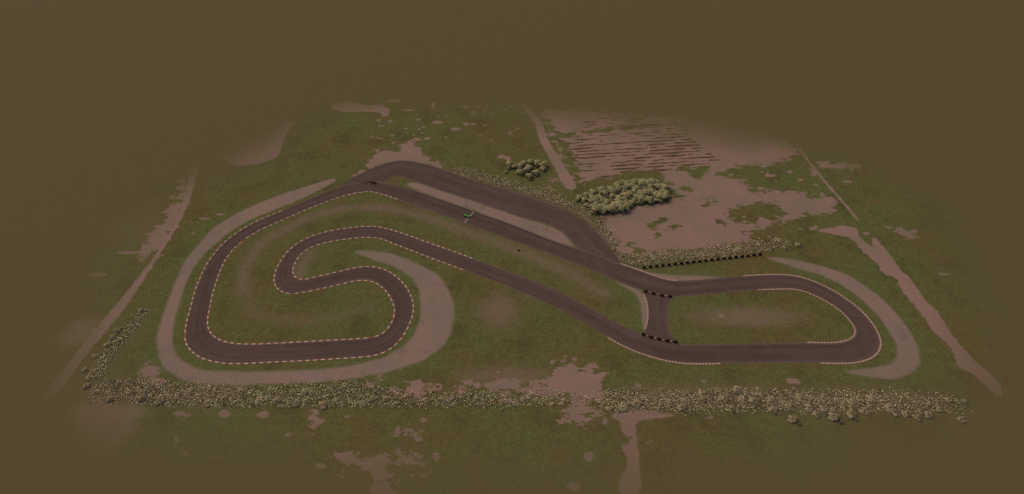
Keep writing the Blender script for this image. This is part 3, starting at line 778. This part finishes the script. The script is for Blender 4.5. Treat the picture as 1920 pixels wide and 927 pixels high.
# bushes in the scrub belts
def bush_mesh(seed):
    r = np.random.default_rng(seed + 200); lobes = []
    for k in range(10):
        a = k * 2.4 + r.random() * .9; q = 1.15 * math.sqrt(r.random()) + .1
        lobes.append((q * math.cos(a), q * math.sin(a), .18 + .40 * r.random() * (1.3 - q * .6), .24 + .34 * r.random(), .75))
    return leaf_cloud('bush', lobes, 620, .17, mat_bush, seed + 300)
BUSH = [bush_mesh(i) for i in range(6)]
BELTS = [
 ('the lower left scrub belt under the gravel', [(208,747,9),(301,751,10),(357,733,7),(392,754,9),(451,732,7),(489,751,9),(269,745,8),(570,735,7),(610,755,7),(634,748,6),(645,723,6),(164,722,8),(609,758,8),(699,747,7),(722,747,7),(680,755,8),(742,756,7),(829,747,6),(848,745,6),(894,745,6),(965,755,6),(981,748,6),(940,766,5),(1036,757,5),(1055,755,6),(240,735,7),(330,745,8),(420,748,8),(520,750,8),(555,756,7)]),
 ('the lower right scrub belt under the straight', [(1145,767,8),(1157,768,8),(1141,767,6),(1168,763,9),(1194,754,9),(1237,758,9),(1254,755,8),(1279,764,9),(1288,734,6),(1285,749,9),(1316,738,8),(1318,747,9),(1356,748,10),(1392,750,9),(1372,767,8),(1383,730,10),(1345,731,8),(1414,753,11),(1443,751,10),(1451,764,10),(1471,756,9),(1519,765,9),(1530,775,8),(1544,769,8),(1563,769,9),(1597,756,10),(1597,777,10),(1613,752,9),(1621,769,10),(1634,748,9),(1667,764,11),(1678,773,9),(1698,777,9),(1719,781,10),(1726,771,9),(1740,777,10),(1742,756,10),(1759,764,9),(1778,748,8),(1803,785,9),(1809,752,9),(1430,740,8),(1500,745,9),(1480,760,8)]),
 ('the narrow scrub strip between left path and gravel', [(262,582,7),(223,618,8),(214,630,9),(218,640,7),(203,645,8),(201,657,8),(178,667,8),(160,692,8),(167,708,8),(190,685,6),(240,612,6)]),
 ('the scrub above the long tyre row', [(1464,452,8),(1422,456,7),(1444,468,7),(1470,464,7),(1383,469,8),(1341,476,8),(1451,452,6),(1320,478,6),(1240,478,6),(1280,482,6)]),
 ('the weedy verge along the pit lane', [(1033,359,5),(1048,379,7),(1068,387,6),(1109,400,6),(1152,466,6),(930,338,6)]),
]
for where, lst in BELTS:
    for (x, y, r) in lst:
        edge = min(1.0, max(.72, (14.0 - float(seg_sdf(atl(VIGNETTE), np.array([at(x, y)[0]]), np.array([at(x, y)[1]]), 60.0)[0])) / 30.0))
        q = at(x + random.uniform(-1, 1), y + 2); s = edge * .88 * r / 5.0 * random.uniform(.8, 1.05) * .8
        o = link('bush', BUSH[random.randrange(6)]); o.location = (q[0], q[1], 0); o.rotation_euler = (0, 0, random.uniform(0, 6.28))
        o.scale = (s * random.uniform(.85, 1.15), s * random.uniform(.85, 1.15), s * random.uniform(.62, .85))
        tag(o, 'pale rounded bush among the weeds of ' + where, 'bush', 'bushes of ' + where)
LONE = [(1497,459,6,'lone pale bush just right of the scrub above the tyre row'),(1488,788,7,'lone pale bush on the grass left below the lower right scrub belt'),(1565,784,8,'pale bush standing out below the lower right scrub belt, right of the lone one'),
        (972,468,3,'small dark bush on the grass just below the main straight')]
for (x, y, r, lab) in LONE:
    q = at(x, y + 2); s = r / 5.0
    o = link('bush', BUSH[1]); o.location = (q[0], q[1], 0); o.scale = (s, s, s * .9); tag(o, lab, 'bush')
    if 'dark' in lab:
        o.data = BUSH[1].copy(); o.data.materials.clear(); o.data.materials.append(leaf_mat('dark_green_leaves', rgb(104, 97, 54), rgb(128, 117, 68)))

# weeds: pale seed heads over dark stems, nobody could count them
WEEDS = [
 [(167,744),(182,717),(196,711),(257,713),(304,717),(348,722),(450,728),(537,725),(660,717.5),(687,724),(739,730),(764,742),(829,739),(863,736),(910,739),(956,744),(987,733),(1064,742),(1070,755),(1049,761),(910,761),(786,764),(662,765),(537,764),(421,766),(333,761),(275,754),(173,750)],
 [(1137,729),(1198,734),(1284,737),(1345,728),(1467,730),(1542,731),(1605,733),(1667,735),(1751,740),(1803,744),(1822,780),(1772,775),(1688,773),(1584,773),(1480,769),(1394,771),(1320,773),(1222,771),(1149,771),(1130,761),(1100,757),(1075,752),(1076,742),(1128,745)],
 [(281,578),(266,588),(242,609),(232,625),(214,648),(185,669),(170,689),(159,715),(185,715),(204,689),(222,663),(235,638),(255,617),(274,594)],
 [(838,321),(847,316),(881,314),(920,327),(964,341),(1040,358),(1064,374),(1100,391),(1128,417),(1146,434),(1161,455),(1168,466),(1154,466),(1113,419),(1078,397.5),(1047,382),(964,356),(899,338),(856,326)],
 [(1152,468),(1173,477),(1205,472),(1237,472),(1302,468),(1345,459),(1400,455),(1415,450),(1432,449),(1447,445),(1466,445),(1481,455),(1476,463),(1460,463),(1437,471),(1420,474),(1369,481),(1300,489),(1259,488),(1205,500),(1190,498),(1166,490)],
]
DENS = [7.2, 6.2, 7.4, 5.6, 6.2]
def weeds(poly_px, dens, seed):
    r = np.random.default_rng(seed); poly = chaikin(atl(poly_px)); lo, hi = poly.min(0), poly.max(0)
    n = int((hi - lo).prod() * dens * 1.25)
    p = lo + r.random((n, 2)) * (hi - lo)
    sd = seg_sdf(poly, p[:, 0], p[:, 1], 4.0)
    # ragged border and thin places
    ph = r.random(6) * 6.28
    patch = (np.sin(p[:, 0] * .21 + ph[0]) * np.sin(p[:, 1] * .33 + ph[1]) + np.sin(p[:, 0] * .057 + ph[2] + p[:, 1] * .11) + .6 * np.sin(p[:, 0] * .61 + ph[3]) * np.sin(p[:, 1] * .71 + ph[4])) / 2.2
    keep = (sd + r.normal(size=n) * .9 < 0) & (r.random(n) < .74 + .36 * patch)
    vig = seg_sdf(atl(VIGNETTE), p[:, 0], p[:, 1], 60.0)
    keep &= r.random(n) < np.clip((6.0 - vig) / 24.0, 0.05, 1)       # thins out toward the painted vignette
    # never on the asphalt
    p = p[keep]; patch = patch[keep]
    V = []; Fs = []; C = []
    cream = np.array(rgb(208, 190, 148)[:3]); olive = np.array(rgb(140, 121, 90)[:3]); dark = np.array(rgb(58, 48, 27)[:3]); brown = np.array(rgb(138, 113, 96)[:3])
    for (x, y), pt in zip(p, patch):
        h0 = .16 + .36 * r.random()
        u = r.random()
        c0 = dark if u < .22 + .16 * pt else (cream if u < .60 else (olive if u < .86 else brown))
        # stem leaves
        for b in range(1):
            a = r.random() * 6.28; s = .05 + .08 * r.random(); ox, oy = r.normal(size=2) * .12; lx, ly = r.normal(size=2) * .2
            ca, sa = math.cos(a) * s, math.sin(a) * s; k = len(V); hz = h0 * (.7 + .4 * r.random())
            V += [(x + ox - ca, y + oy - sa, 0.0), (x + ox + ca, y + oy + sa, 0.0), (x + ox + ca * .4 + lx, y + oy + sa * .4 + ly, hz), (x + ox - ca * .4 + lx, y + oy - sa * .4 + ly, hz * .95)]
            Fs.append((k, k + 1, k + 2, k + 3)); C += [(*(olive * (.55 + .4 * r.random())), 1.0)] * 4
        # seed heads, open to the sky
        for b in range(2):
            a = r.random() * 6.28; s = .07 + .11 * r.random(); ox, oy = r.normal(size=2) * .25; k = len(V); hz = h0 * (.85 + .3 * r.random()); tz = r.normal(size=2) * .35 * s
            ca, sa = math.cos(a) * s, math.sin(a) * s; w = .5 + .5 * r.random()
            V += [(x + ox + ca, y + oy + sa, hz + tz[0]), (x + ox - sa * w, y + oy + ca * w, hz + tz[1]), (x + ox - ca, y + oy - sa, hz - tz[0]), (x + ox + sa * w, y + oy - ca * w, hz - tz[1])]
            Fs.append((k, k + 1, k + 2, k + 3)); C += [(*(c0 * (.8 + .4 * r.random())), 1.0)] * 4
    me = bpy.data.meshes.new('scrub'); me.from_pydata(V, [], Fs)
    ca = me.color_attributes.new('tint', 'FLOAT_COLOR', 'POINT'); ca.data.foreach_set('color', np.array(C, np.float32).ravel())
    me.materials.append(mat_weed)
    return tag(link('scrub', me), kind='stuff')
for i, (w, d) in enumerate(zip(WEEDS, DENS)):
    o = weeds(w, d, 40 + i)
    tag(o, ['tall pale flowering weeds in a belt under the left gravel trap', 'tall pale weeds in a belt below the right hand straight', 'pale weeds in a slanting strip beside the left dirt path', 'pale flowering weeds on the outer verge of the pit lane', 'pale weeds behind the long row of black tyre barriers'][i], 'weeds')
